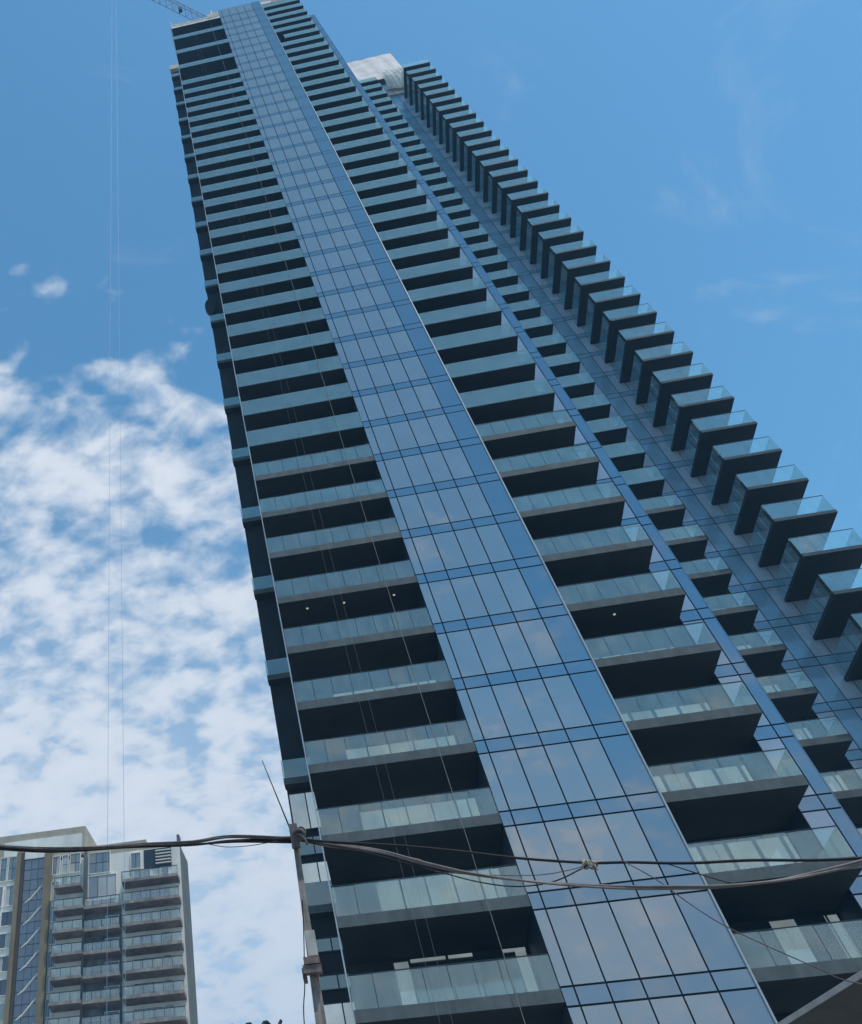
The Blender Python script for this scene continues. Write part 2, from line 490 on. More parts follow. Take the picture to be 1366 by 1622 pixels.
# --- rear wing cladding
rc = [35.30, 36.45, 37.85, 39.10, 40.40, 41.60, 42.60]
for k in range(1, 43):
    zs0, zs1, zv1 = zb(k) - 0.164, zb(k) + 0.47, zb(k + 1) - 0.164
    for i in range(6):
        x0, x1 = rc[i] + (GAP if i else 0), rc[i + 1] - (GAP if i < 5 else 0)
        part('rear_spandrel', x0, x1, 68.56, 68.62, zs0 + GAP, zs1 - GAP, 'rear_blue_glass', tilt=0.001)
        if i == 0 and k < 10:
            part('rear_panel', x0, x1, 68.56, 68.62, zs1 + GAP, zb(k) + 2.55, 'rear_light_glass', tilt=0.002)
            part('rear_transom_light', x0, x1, 68.56, 68.62, zb(k) + 2.60, zv1 - GAP, 'rear_light_glass', tilt=0.002)
        else:
            part('rear_panel', x0, x1, 68.56, 68.62, zs1 + GAP, zv1 - GAP, 'rear_blue_glass' if i == 1 else 'rear_light_glass', tilt=0.002)

# --- balconies
TS = 0.43            # slab thickness
GH = 1.15            # guard height above slab
def slab(x0, x1, y0, y1, z, th=TS):
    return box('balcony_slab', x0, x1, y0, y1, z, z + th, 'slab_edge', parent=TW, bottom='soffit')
def guard_panes(par, x0, x1, y, z, n, h=GH, gm='guard_glass'):
    step = (x1 - x0) / n
    for i in range(n):
        box('glass_pane', x0 + i * step + 0.012, x0 + (i + 1) * step - 0.012, y, y + 0.02, z, z + h + random.uniform(-0.012, 0.012), gm, parent=par, tilt=0.004)
    box('handrail', x0, x1, y - 0.01, y + 0.03, z + h + 0.015, z + h + 0.05, 'handrail', parent=par)
def guard_run(par, segs, z, h=GH, gm='guard_glass'):
    m = MB()
    for (x0, x1, y0, y1) in segs:
        m.box(x0, x1, y0, y1, z, z + h)
    return m.build('glass_guard', gm, par, origin=ORG[par.name])
def side_pane(par, x, y0, y1, z, h=GH):
    box('side_pane', x, x + 0.02, y0, y1, z, z + h, 'guard_glass', parent=par)

# left column of balconies
left_levels = list(range(-2, 32)) + [32.1, 34.15, 36.2, 38.3]
for k in left_levels:
    z = zb(k)
    s = slab(-0.79, 7.66, FY, WY, z)
    if k <= 9: guard_panes(s, -0.79, 7.66, FY + 0.03, z + TS, 8)
    else: guard_run(s, [(-0.79, 7.66, FY - 0.035, FY - 0.015)], z + 0.03, GH + TS - 0.03)
# right column
for k in range(-2, 41):
    z = zb(k)
    x0 = 16.0 if k == 35 else 15.04
    s = slab(x0, 21.32, FY, 48.15 if False else WY, z)
    if k <= 9:
        guard_panes(s, x0, 21.32, FY + 0.03, z + TS, 6)
        side_pane(s, 21.29, FY + 0.06, WY - 0.05, z + TS)
    else:
        guard_run(s, [(x0, 21.32, FY - 0.035, FY - 0.015)], z + 0.03, GH + TS - 0.03)
        side_pane(s, 21.29, FY + 0.06, WY - 0.05, z + TS)
    if k == 33:
        part('blind_infill', 15.04, 21.3, FY + 0.9, FY + 0.96, z + TS, z + H, 'bare_wall')
# rear wing: short balconies in the re-entrant corner
for k in range(1, 43):
    z = zb(k)
    s = slab(24.0, 35.01, 65.91, 70.55, z)
    if k <= 11:
        guard_panes(s, 27.0, 35.01, 65.94, z + TS, 7)
        side_pane(s, 34.98, 65.97, 68.50, z + TS)
    else:
        guard_run(s, [(24.0, 35.01, 65.875, 65.895)], z + 0.03, GH + TS - 0.03)
        side_pane(s, 34.98, 65.97, 68.50, z + TS)
# rear wing: deep projecting balconies at the far corner
ZC = -1.61
GC = 1.42
for k in range(6, 42):
    z = zb(k) + ZC
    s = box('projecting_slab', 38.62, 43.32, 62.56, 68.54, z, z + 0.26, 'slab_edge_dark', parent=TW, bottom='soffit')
    zt = z + 0.26
    if k <= 19:
        guard_panes(s, 38.62, 43.32, 62.59, zt, 4, GC, 'guard_glass_clear')
        for j in range(4):
            box('side_pane', 38.63, 38.65, 62.62 + j * 1.47, 62.62 + j * 1.47 + 1.44, zt, zt + GC, 'guard_glass_clear', parent=s)
        box('side_pane', 43.29, 43.31, 62.62, 68.50, zt, zt + GC, 'guard_glass_clear', parent=s)
    else:
        guard_run(s, [(38.62, 43.32, 62.59, 62.61), (38.63, 38.65, 62.62, 68.50), (43.29, 43.31, 62.62, 68.5)], zt, GC, 'guard_glass_clear')
# left return of the tower: a balcony band every second storey
for k in [0, 2] + list(range(4, 41, 2)):
    z = zb(k)
    s = slab(-2.56, -0.75, 54.0, 54.72, z, 0.36)
    box('glass_pane', -2.56, -0.75, 54.03, 54.05, z + 0.36, z + 1.42, 'guard_glass', parent=s)
    box('glass_pane', -2.55, -2.53, 54.06, 54.70, z + 0.36, z + 1.42, 'guard_glass', parent=s)

# windows behind the balconies of the lower floors
def window(x0, x1, y, z0, z1, splits, gm='door_glass', fr=0.07, name='balcony_window'):
    f = MB()
    f.box(x0, x1, y - 0.10, y, z1 - fr, z1)
    f.box(x0, x1, y - 0.10, y, z0, z0 + fr)
    xs = [x0] + list(splits) + [x1]
    for i, x in enumerate(xs):
        a_ = x if i == 0 else x - fr / 2
        if i == len(xs) - 1: a_ = x - fr
        f.box(a_, a_ + fr, y - 0.104, y - 0.002, z0 + fr, z1 - fr)
    o = f.build(name, 'mullion', TW, origin=(x0, y, z0))
    for i in range(len(xs) - 1):
        box('pane', xs[i] + fr / 2 + 0.01, xs[i + 1] - fr / 2 - 0.01, y - 0.06, y - 0.03, z0 + fr, z1 - fr, gm if isinstance(gm, str) else gm[i], parent=o, tilt=0.003)
    return o
for k in range(-2, 12):
    f0, hd = zb(k) + TS, zb(k + 1) - 0.06
    if k == 0:
        window(1.33, 7.6, WY, f0, hd, [2.13, 3.9, 5.2, 6.5, 7.0], ['glow_glass', 'dim_glass', 'dim_glass', 'dim_glass', 'dim_glass', 'glow_glass'])
        for (x, x2) in ((2.2, 3.85), (3.98, 5.1), (6.5, 7.55)):
            part('head_glow', x, x2, WY - 0.12, WY - 0.10, hd - 0.14, hd - 0.02, 'glow_glass')  # added glow in place of the pale interior reflection at the window head
        window(15.06, 15.5, WY, f0, hd, [], 'glow_glass')
        window(18.33, 19.55, WY, f0, hd, [], 'glow_glass')
        window(20.68, 21.38, WY, f0, hd, [20.85], 'glow_glass')
    else:
        window(1.33, 7.6, WY, f0, hd, [2.6, 3.87, 5.22, 6.5, 7.1], 'glow_glass')
        window(15.06, 21.38, WY, f0, hd, [15.75, 17.08, 18.33, 19.66, 20.92], 'glow_glass', fr=0.17)
for k in range(1, 16):
    f0, hd = zb(k) + TS, zb(k + 1) - 0.06
    window(27.5, 35.2, 70.6, f0, hd, [28.8, 30.1, 31.4, 32.7, 34.0, 34.75], 'glow_glass', fr=0.12)
# left return: glazed panels on the lowest storeys
for z0, z1, gm in ((zb(2.0) - 1.55, zb(2.0) - 0.9, 'dim_glass'), (zb(2.48), zb(2.80), 'glow_glass'), (zb(2.9), zb(3.2), 'dim_glass'), (zb(3.3), zb(3.92), 'glow_glass'),
                   (zb(0.5), zb(0.9), 'glow_glass'), (zb(1.05), zb(1.25), 'dim_glass')):
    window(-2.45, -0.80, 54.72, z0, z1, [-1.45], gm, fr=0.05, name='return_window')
# downlights in the soffits
def disc(name, x, y, z, r, mat, parent):
    m = MB(); n = 14
    m.tube([(x, y, z), (x, y, z - 0.03)], r, n)
    return m.build(name, mat, parent, origin=(x, y, z))
for x, y, z in ((0.90, 46.6, zb(6)), (3.16, 46.6, zb(6)), (6.20, 46.6, zb(6)), (17.6, 46.6, zb(5))):
    disc('downlight', x, y, z, 0.075, 'lamp_disc', TW)
# round cover hung on the left return, seen against the sky
m = MB()
m.tube([(-2.35, 54.7, zb(19.05)), (-2.35, 54.3, zb(19.05))], 1.35, 40)
oo = m.build('round_cover', 'dark_wall', TW, smooth_=False, origin=(-2.35, 54.5, zb(19.05)))
oo.scale = (0.42, 1, 1.0)

# --- unfinished crown
part('parapet', -0.95, 7.66, 45.66, 50.9, 144.55, 145.35, 'beige_light', bottom='soffit')
part('parapet', -0.98, 7.67, 45.64, 50.9, 145.35, 146.45, 'beige_render')
part('parapet', 5.6, 7.64, 45.60, 50.9, 145.6, 147.9, 'beige_render')
part('parapet', 15.04, 16.8, 45.66, 50.9, 146.2, 147.4, 'beige_light')
part('parapet', 15.04, 21.35, 45.7, 50.9, 147.4, 148.3, 'beige_render')
part('parapet', 16.8, 21.35, 45.66, 50.9, 146.0, 147.4, 'bare_wall')
part('parapet', -2.60, -0.72, 54.0, 60, 148.2, 148.9, 'beige_light')
part('parapet', -2.62, -0.70, 53.98, 60, 148.9, 150.0, 'beige_render')
for x, y, z, dx_ in ((-0.55, 46.0, 146.4, -0.35), (6.6, 46.0, 147.8, -0.1), (7.2, 47.0, 147.5, 0.05)):
    m = MB(); m.tube([(x, y, z), (x + dx_, y, z + 2.6)], 0.07, 6)
    m.build('starter_bar', 'mullion', TW, origin=(x, y, z))
# pale sheeting wrapped round the top of the rear wing
m = MB()
def sheet(nx, nz, fpos):
    b = len(m.v)
    for j in range(nz + 1):
        for i in range(nx + 1):
            m.v.append(fpos(i / nx, j / nz))
    for j in range(nz):
        for i in range(nx):
            q = b + j * (nx + 1) + i
            m.f.append((q, q + 1, q + nx + 2, q + nx + 1)); m.mi.append(0)
def wr(u, v, s):
    return 0.03 * math.sin(u * 31 + v * 3 + s) + 0.02 * math.sin(v * 43 + u * 5 + s * 2)
sheet(30, 20, lambda u, v: (28.0 + u * 13.8 + 0.5 * v, 67.9 + wr(u, v, 0) + 0.9 * v, 155.4 + v * 13.8 + 0.08 * math.sin(u * 9)))
sheet(16, 20, lambda u, v: (41.8 + 0.5 * v + 0.05 * math.sin(v * 9), 67.9 + 0.9 * v + u * 9 * 0.99 + wr(u, v, 1), 155.4 + v * 13.8 - u * 0.4))
sheet(24, 14, lambda u, v: (28.0 + u * 14.3, 68.8 + v * 8, 169.2 + wr(u, v, 2)))
m.build('roof_sheeting', 'sheeting', TW, smooth_=True, origin=(28, 68, 150))
m = MB()
sheet(24, 8, lambda u, v: (36.6 + u * 4.0, 67.3 - 0.9 * math.sin(v * 2.6) + wr(u, v, 3), 150.4 + v * 6.6 - 1.3 * math.sin(math.pi * u) * (1 - v)))
m.build('roof_sheeting', 'beige_light', TW, smooth_=True, origin=(36, 68, 150))
part('roof_band', 37.4, 41.6, 66.9, 67.2, 151.0, 153.6, 'beige_render')
part('roof_band', 36.2, 42.6, 68.2, 70.4, 147.9, 150.6, 'beige_render')
part('wall', 28.2, 41.6, 69.3, 80, 154.0, 168.6, 'bare_wall')
part('roof_board', 30.0, 35.0, 67.4, 68.4, 154.2, 155.6, 'sheeting')

# ------------------------------------------------------------------ neighbour apartment block
NS = 150.0 / 140.0
NB = thing('apartment_block', 'smaller white and grey apartment block with brown piers and a glazed stair, beside the tower', 'apartment block', (-42.0, 156.0, 0))
def nx(x): return x * NS
def nz(z): return (z - 1.6) * NS + 1.6
def nbox(name, x0, x1, y0, y1, z0, z1, mat, parent=None, **k):
    return box(name, nx(x0), nx(x1), y0, y1, nz(z0), nz(z1), mat, parent=parent or NB, **k)
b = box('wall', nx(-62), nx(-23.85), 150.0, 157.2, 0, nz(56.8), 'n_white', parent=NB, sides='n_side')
nbox('parapet', -37.2, -23.9, 150.1, 157.2, 56.8, 57.1, 'n_beige')
# penthouse with a white panel in its beige frame, and the lower box beside it
nbox('penthouse', -64, -38.8, 150.0, 162.0, 57.3, 61.2, 'n_beige')
nbox('penthouse_panel', -52.0, -39.3, 149.9, 150.0, 58.2, 60.2, 'n_white')
nbox('penthouse', -38.7, -29.2, 150.6, 160.0, 56.8, 58.4, 'n_beige')
nbox('roof_fin', -24.25, -23.85, 150.0, 151.5, 56.8, 58.3, 'n_side')
# brown piers and the glazed staircase
nbox('pier', -49.55, -48.9, 149.2, 150.0, -0.0, 58.4, 'n_brown')
nbox('pier', -48.9, -48.4, 149.5, 150.0, -0.0, 58.4, 'n_brown_dark')
nbox('pier', -45.0, -43.9, 149.2, 150.0, -0.0, 58.3, 'n_brown')
nbox('stair_head', -48.4, -45.0, 149.6, 150.0, 57.4, 58.6, 'n_white')
st = nbox('stair_glazing', -48.4, -45.0, 149.85, 149.99, 0.5, 57.4, 'n_frame')
zz = 57.3
while zz > 28:
    for i in range(3):
        nbox('stair_pane', -48.36 + i * 1.13, -48.36 + i * 1.13 + 1.07, 149.78, 149.84, zz - 1.32, zz - 0.04, 'n_stair_glass', parent=st, tilt=0.01)
    zz -= 1.36
fl = [52.2 - 2.72 * i for i in range(12)]        # floor levels (at the balcony edge)
for i, z in enumerate(fl):
    if z < 26: break
    m = MB()                                      # the white stair flight of the glazed stair
    x0, x1 = nx(-47.9), nx(-45.2)
    m.tube([(x0, 149.74, nz(z - 0.6)), (x0 + (x1 - x0) * 0.35, 149.74, nz(z - 0.6) + 0.55), (x1, 149.74, nz(z - 0.6) + 2.3)], [0.10, 0.17, 0.15], 4)
    m.build('stair_flight', 'n_white', st, origin=(x0, 149.75, nz(z)))
def nwin(x0, x1, z0, z1, nxs=2, nzs=1, gm='n_glass', y=150.0, fr=0.09):
    X0, X1, A, B = nx(x0), nx(x1), nz(z0), nz(z1)
    m = MB()
    m.box(X0, X1, y - 0.06, y - 0.01, A, B)
    o = m.build('window', 'n_frame', NB, origin=(X0, y, A))
    for i in range(nxs):
        for j in range(nzs):
            a_, b_ = X0 + (X1 - X0) * i / nxs + fr / 2, X0 + (X1 - X0) * (i + 1) / nxs - fr / 2
            c_, d_ = A + (B - A) * j / nzs + fr / 2, A + (B - A) * (j + 1) / nzs - fr / 2
            box('pane', a_, b_, y - 0.10, y - 0.07, c_, d_, 'n_curtain' if random.random() < 0.22 else gm, parent=o, tilt=0.01)
    # a plastered reveal above and at the sides so that the window sits in depth
    m = MB()
    m.box(X0 - 0.12, X0 - 0.01, y - 0.22, y - 0.0, A - 0.1, B + 0.1)
    m.box(X1 + 0.01, X1 + 0.12, y - 0.22, y - 0.0, A - 0.1, B + 0.1)
    m.box(X0 - 0.01, X1 + 0.01, y - 0.22, y - 0.0, B + 0.01, B + 0.1)
    m.box(X0 - 0.01, X1 + 0.01, y - 0.26, y - 0.0, A - 0.1, A - 0.01)
    m.build('window_surround', 'n_white', o, origin=(X0, y, A))
    return o
# left of the stair
nwin(-52.3, -51.3, 54.9, 58.0, 1, 2)
nwin(-50.95, -49.8, 54.9, 58.0, 2, 2)
nwin(-52.6, -51.6, 51.6, 54.1, 1, 1)
nwin(-51.0, -49.8, 51.6, 54.1, 2, 1)
for i in range(1, 11):
    z = fl[i] - 0.4
    nwin(-51.4, -49.75, z, z + 1.7, 2, 1, 'n_glass_dark')
    nwin(-54.2, -52.6, z, z + 1.7, 2, 1, 'n_glass_dark')
# between stair and balconies
nwin(-43.8, -42.75, 54.9, 57.3, 2, 1)
nwin(-42.25, -41.45, 54.9, 57.3, 1, 2)
nwin(-41.0, -39.5, 54.9, 57.4, 2, 2)
nwin(-43.8, -42.75, 51.6, 53.9, 2, 1)
nwin(-42.2, -41.4, 52.5, 54.3, 1, 1)
nwin(-40.95, -39.4, 52.4, 54.4, 2, 1)
for i in range(1, 11):
    z = fl[i] - 0.6
    nwin(-43.75, -43.15 + 0.3, z, z + 1.8, 2, 1, 'n_glass_dark')
# middle bay
nwin(-38.0, -34.8, 54.4, 57.1, 3, 2)
nwin(-38.0, -33.8, 51.0, 54.0, 3, 1)
nwin(-37.6, -33.9, 49.6, 50.8, 3, 1)
nbox('bay_edge', -38.75, -38.35, 149.3, 150.0, 30, 57.6, 'n_side')
for i in range(1, 11):
    z = fl[i]
    nbox('bay_dark_panel', -38.3, -33.0, 149.93, 149.99, z - 2.55, z - 0.25, 'n_dark_panel')  # flat dark panel on the wall face, not set back
    if i > 1:
        nwin(-37.9, -35.6, z + 0.15 - 0, z + 1.6, 2, 1, 'n_glass_dark', y=149.9)
        nwin(-35.3, -33.4, z + 0.15 - 0, z + 1.9, 2, 1, 'n_glass_dark', y=149.9)
# right part
nwin(-31.4, -30.0, 54.4, 56.4, 2, 1)
lv = nbox('louvre_opening', -29.45, -25.2, 149.93, 149.99, 54.1, 56.7, 'n_frame')
for j in range(5):
    nbox('louvre', -27.6, -25.25, 149.6, 149.92, 54.6 + j * 0.42, 54.72 + j * 0.42, 'n_white', parent=lv)
nwin(-31.0, -28.6, 52.5, 54.0, 3, 1)
nwin(-26.8, -25.85, 52.5, 54.0, 1, 1, 'n_glass_dark')
for i in range(1, 11):
    z = fl[i]
    gm = ('n_glass', 'n_glass_dark')[i % 2]
    nwin(-31.3, -27.4, z + 0.1, z + 1.9, 4, 1, gm)
    nwin(-27.0, -25.9, z + 0.1, z + 1.95, 1, 1, 'n_glass_dark')
# balconies
def nbalc(x0, x1, z, depth=1.9, mid=False):
    X0, X1, A = nx(x0), nx(x1), nz(z)
    me = bpy.data.meshes.new('n_balcony_mesh')
    y1, y0, t = 150.0, 150.0 - depth, 0.38
    dn = 0.35
    v = [(X0, y0, A), (X1, y0, A), (X1, y1, A - dn), (X0, y1, A - dn), (X0, y0, A + t), (X1, y0, A + t), (X1, y1, A + t), (X0, y1, A + t)]
    v = [(p[0] - X0, p[1] - y0, p[2] - A) for p in v]
    me.from_pydata(v, [], [(3, 2, 1, 0), (4, 5, 6, 7), (0, 1, 5, 4), (1, 2, 6, 5), (2, 3, 7, 6), (3, 0, 4, 7)])
    me.materials.append(MATS['n_edge']); me.materials.append(MATS['n_soffit']); me.polygons[0].material_index = 1
    o = bpy.data.objects.new('balcony', me); link(o, NB, (X0, y0, A))
    n = max(2, round((X1 - X0) / 1.5))
    for i in range(n):
        a_ = X0 + (X1 - X0) * i / n; b_ = X0 + (X1 - X0) * (i + 1) / n
        box('guard_pane', a_ + 0.03, b_ - 0.03, y0 + 0.04, y0 + 0.08, A + t, A + t + 1.0, 'n_guard', parent=o)
    box('guard_pane', X0 + 0.03, X0 + 0.06, y0 + 0.1, y1 - 0.05, A + t, A + t + 1.0, 'n_guard', parent=o)
    m = MB()
    m.box(X0, X1, y0 + 0.02, y0 + 0.10, A + t + 1.0, A + t + 1.09)
    for i in range(n + 1):
        a_ = X0 + (X1 - X0 - 0.06) * i / n
        m.box(a_, a_ + 0.06, y0 + 0.0, y0 + 0.03, A + t, A + t + 1.0)
    m.build('railing', 'n_frame', o, origin=(X0, y0, A))
    return o
nbalc(-43.0, -38.8, fl[0] + 0.3)
nbalc(-32.6, -24.1, fl[0])
for i in range(1, 11):
    nbalc(-42.9, -38.4, fl[i] + 0.15, 1.9)
    nbalc(-38.3, -33.0, fl[i] + 0.05, 1.5)
    nbalc(-32.5, -24.05, fl[i], 1.9)

# ------------------------------------------------------------------ tower crane on the roof behind the tower
CR = thing('tower_crane', 'lattice jib of a tower crane reaching over the top left corner of the tower', 'crane', (7.0, 60.0, 146.0))
def lattice(name, A, B, wdt, bays, r, parent):
    A, B = Vector(A), Vector(B)
    d = (B - A).normalized()
    s = d.cross(Vector((0, 0, 1)))
    if s.length < 0.1: s = Vector((1, 0, 0))
    s.normalize(); u = s.cross(d).normalized()
    m = MB()
    cor = [s * wdt / 2 + u * 0, -s * wdt / 2 + u * 0, u * wdt * 0.95]
    if abs(d.z) > 0.9: cor = [(s + u) * wdt / 2, (s - u) * wdt / 2, (-s - u) * wdt / 2, (u - s) * wdt / 2]
    for c in cor: m.tube([A + c, B + c], r, 6)
    L = (B - A).length
    nC = len(cor)
    for i in range(bays):
        p, q = A + d * (L * i / bays), A + d * (L * (i + 1) / bays)
        for j in range(nC):
            c1, c2 = cor[j], cor[(j + 1) % nC]
            m.tube([p + c1, q + c2], r * 0.55, 5, cap=False)
            m.tube([p + c1, p + c2], r * 0.5, 5, cap=False)
    return m.build(name, 'crane_paint', parent, origin=tuple(A))
lattice('mast', (7, 60, 146), (7, 60, 187), 2.0, 16, 0.12, CR)
dirj = Vector((-8.7, -8.0, -3.1))
lattice('jib', (7, 60, 188), tuple(Vector((7, 60, 188)) + dirj * 2.6), 2.1, 18, 0.085, CR)
jt = Vector((7, 60, 188)) + dirj * 0.62
m = MB(); m.box(jt.x - 0.4, jt.x + 0.4, jt.y - 0.4, jt.y + 0.4, jt.z - 1.6, jt.z - 0.2)
m.build('trolley', 'mullion', CR, origin=tuple(jt))
for x, y, z_, lab in ((-11.05, 44.0, 182.0, 'thin hoist rope hanging plumb against the clouds, the left one of the two'),
                      (-10.22, 44.0, 182.0, 'thin hoist rope hanging plumb against the clouds, the right one of the two')):
    m = MB(); m.tube([(x, y, 8.0), (x, y, z_)], 0.009, 6)
    tag(m.build('hoist_rope', 'steel_rope', None, origin=(x, y, 24.0)), lab, 'rope', 'hoist ropes hanging beside the tower')

# ropes hanging down the facade of the left balconies
for x, lab, r in ((5.83, 'long thin rope hanging down in front of the left balconies, close to the glass strip', 0.013),
                  (2.55, 'faint rope hanging before the middle of the left balconies, the leftmost of the facade ropes', 0.004),
                  (3.05, 'faint rope hanging before the left balconies, second of the facade ropes from the left', 0.004)):
    m = MB()
    pts = [(x + 0.03 * math.sin(q * 0.7), FY - 0.18 + 0.02 * math.sin(q), 6 + q * 4.0) for q in range(0, 35)]
    m.tube(pts, r, 6)
    tag(m.build('facade_rope', 'rope', None, origin=(x, FY - 0.18, 6)), lab, 'rope', 'ropes hanging down the tower facade')

# ------------------------------------------------------------------ utility pole and cables in the street
PL = thing('utility_pole', 'slim weathered utility pole with a rusty bracket, before the tower\'s left edge', 'utility pole', (-0.42, 8.0, 0.13))
m = MB()
cx = [(-0.42, 8.0, 0.13), (-0.40, 8.0, 3.0), (-0.388, 8.0, 3.5), (-0.372, 8.0, 4.2), (-0.358, 8.0, 4.78)]
wd = [0.11, 0.082, 0.075, 0.052, 0.044]
for i in range(len(cx) - 1):
    (xa_, ya_, za_), (xb_, yb_, zb_) = cx[i], cx[i + 1]
    a_, b_ = wd[i], wd[i + 1]
    s0 = len(m.v)
    m.v += [(xa_ - a_ / 2, ya_ - a_ / 2, za_), (xa_ + a_ / 2, ya_ - a_ / 2, za_), (xa_ + a_ / 2, ya_ + a_ / 2, za_), (xa_ - a_ / 2, ya_ + a_ / 2, za_),
            (xb_ - b_ / 2, yb_ - b_ / 2, zb_), (xb_ + b_ / 2, yb_ - b_ / 2, zb_), (xb_ + b_ / 2, yb_ + b_ / 2, zb_), (xb_ - b_ / 2, yb_ + b_ / 2, zb_)]
    m.f += [tuple(s0 + j for j in q) for q in ((3, 2, 1, 0), (4, 5, 6, 7), (0, 1, 5, 4), (1, 2, 6, 5), (2, 3, 7, 6), (3, 0, 4, 7))]
    m.mi += [0] * 6
m.build('post', 'pole_timber', PL, origin=(-0.40, 8, 0.13))
m = MB()
m.box(-0.40, -0.325, 7.925, 7.965, 3.86, 4.02)
m.build('plate', 'pole_metal', PL, origin=(-0.36, 7.95, 3.9))
m = MB()
m.box(-0.455, -0.315, 7.90, 7.96, 3.75, 3.80)
m.box(-0.44, -0.32, 7.89, 7.955, 3.803, 3.845)
m.box(-0.468, -0.44, 7.96, 8.06, 3.73, 3.80)
m.build('bracket', 'rust', PL, origin=(-0.38, 7.93, 3.75))
m = MB()
m.box(-0.395, -0.325, 7.93, 7.96, 4.60, 4.78)
m.tube(catmull([(-0.36, 7.93, 4.71), (-0.31, 7.9, 4.715), (-0.275, 7.9, 4.69), (-0.285, 7.92, 4.655), (-0.335, 7.93, 4.65)], 6), 0.013, 8)
m.tube(catmull([(-0.335, 7.92, 4.69), (-0.30, 7.9, 4.67), (-0.27, 7.91, 4.63), (-0.262, 7.92, 4.60)], 6), 0.010, 8)
m.tube(catmull([(-0.33, 7.92, 4.73), (-0.285, 7.91, 4.735), (-0.26, 7.92, 4.70), (-0.31, 7.93, 4.68)], 6), 0.008, 8)
m.build('cable_clamp', 'cable_grey', PL, origin=(-0.35, 7.93, 4.7))
m = MB(); m.tube([(-0.372, 7.98, 4.70), (-0.545, 7.98, 5.35)], [0.008, 0.004], 6)
m.build('rod', 'wire_black', PL, origin=(-0.37, 7.98, 4.7))
def cable(name, pts, r, mat, label, wob=0.0, group='overhead cables', strands=1, twist=9.0, before=0.0, after=0.0):
    P = catmull(pts, 12)
    if before:      # carry the cable on beyond the frame
        d = (P[0] - P[1]).normalized()
        P = [P[0] + d * before * q / 8 + Vector((0, 0, 0.02 * q * q / 8)) for q in range(8, 0, -1)] + P
    if after:
        d = (P[-1] - P[-2]).normalized(); e_ = P[-1]
        P = P + [e_ + d * after * q / 8 + Vector((0, 0, 0.05 * q * q / 8)) for q in range(1, 9)]
    m = MB()
    L = len(P)
    for s_ in range(strands):
        out = []
        for i, p in enumerate(P):
            ph = twist * i / L * 6.28 + s_ * 6.28 / strands
            rr = r * 0.9 if strands > 1 else 0
            out.append(p + Vector((wob * math.sin(i * 0.37), rr * math.cos(ph), rr * math.sin(ph) + wob * math.sin(i * 0.21 + 1))))
        m.tube(out, r, 8)
    return tag(m.build(name, mat, None, smooth_=True, origin=tuple(pts[0])), label, 'cable', group)
cable('overhead_cable', ([(-3.68, 9, 5.4), (-2.92, 8.8, 5.2), (-2.29, 8.6, 5.06), (-1.69, 8.4, 4.95), (-1.25, 8.2, 4.845), (-0.9, 8.1, 4.805), (-0.38, 8.0, 4.70)]), 0.0080, 'cable_grey',
      'thick grey cable bundle coming from the left to the pole top, the upper one', 0.002, strands=3, twist=1.2, before=6)
cable('overhead_cable', ([(-3.67, 9, 5.37), (-2.79, 8.8, 5.165), (-1.98, 8.6, 5.035), (-1.34, 8.4, 4.905), (-0.91, 8.15, 4.79), (-0.39, 8.0, 4.675)]), 0.0095, 'cable_black',
      'black cable pair below the twisted grey one, running from the left to the pole top', 0.002, strands=2, twist=0.8, before=6)
cable('overhead_cable', [(-1.15, 8.3, 4.85), (-0.97, 8.2, 4.77), (-0.74, 8.1, 4.72), (-0.51, 8.02, 4.70)], 0.003, 'cable_grey',
      'short thin slack wire drooping under the cables just left of the pole top')
cable('overhead_cable', ([(-0.35, 8, 4.69), (-0.14, 7.9, 4.61), (0.41, 7.8, 4.48), (0.87, 7.7, 4.35), (1.3, 7.6, 4.22), (1.75, 7.5, 4.1), (2.02, 7.4, 4.04), (2.39, 7.3, 3.96), (2.75, 7.2, 3.9), (3.1, 7.1, 3.83), (3.5, 7.0, 3.77)]), 0.009, 'cable_black',
      'black cable from the pole across the glass strip, tied in a knot halfway', 0.002, after=6)
cable('overhead_cable', ([(-0.32, 8, 4.68), (-0.09, 7.9, 4.59), (0.3, 7.8, 4.45), (0.65, 7.7, 4.28), (0.99, 7.6, 4.14), (1.35, 7.5, 4.02), (1.74, 7.4, 3.92), (2.12, 7.3, 3.84), (2.4, 7.2, 3.78), (2.74, 7.15, 3.76), (2.98, 7.1, 3.755), (3.24, 7.05, 3.77), (3.49, 7.0, 3.80)]), 0.0075, 'cable_pink',
      'pale pinkish cable pair sagging lowest between the pole and the right side', 0.002, strands=2, twist=1.5, after=6)
cable('overhead_cable', [(-0.33, 8, 4.67), (-0.1, 7.92, 4.575), (0.25, 7.82, 4.46), (0.6, 7.72, 4.32)], 0.007, 'cable_grey',
      'short grey cable lying along the pale sagging pair just right of the pole', 0.003)
cable('overhead_cable', [(-0.3, 8, 4.67), (0.1, 7.95, 4.54), (0.69, 7.75, 4.25), (0.98, 7.65, 4.11), (1.23, 7.6, 4.04), (1.49, 7.55, 4.03), (1.76, 7.5, 4.09)], 0.0045, 'cable_black',
      'thin black wire drooping from the pole and rising again to the knot')
cable('overhead_cable', [(0.68, 7.7, 4.23), (0.99, 7.6, 4.14), (1.38, 7.55, 4.08), (1.6, 7.5, 4.07), (1.76, 7.5, 4.09)], 0.003, 'cable_grey',
      'very thin grey wire branching off towards the knot in front of the glass strip')
cable('overhead_cable', [(1.96, 7.4, 4.06), (2.13, 7.4, 3.92), (2.32, 7.5, 3.77), (2.52, 7.6, 3.65), (2.97, 7.8, 3.46), (3.28, 8, 3.39), (4.4, 8.6, 3.3)], 0.0038, 'cable_grey',
      'thin wire slanting down to the right from the black cable towards the dark roof edge')
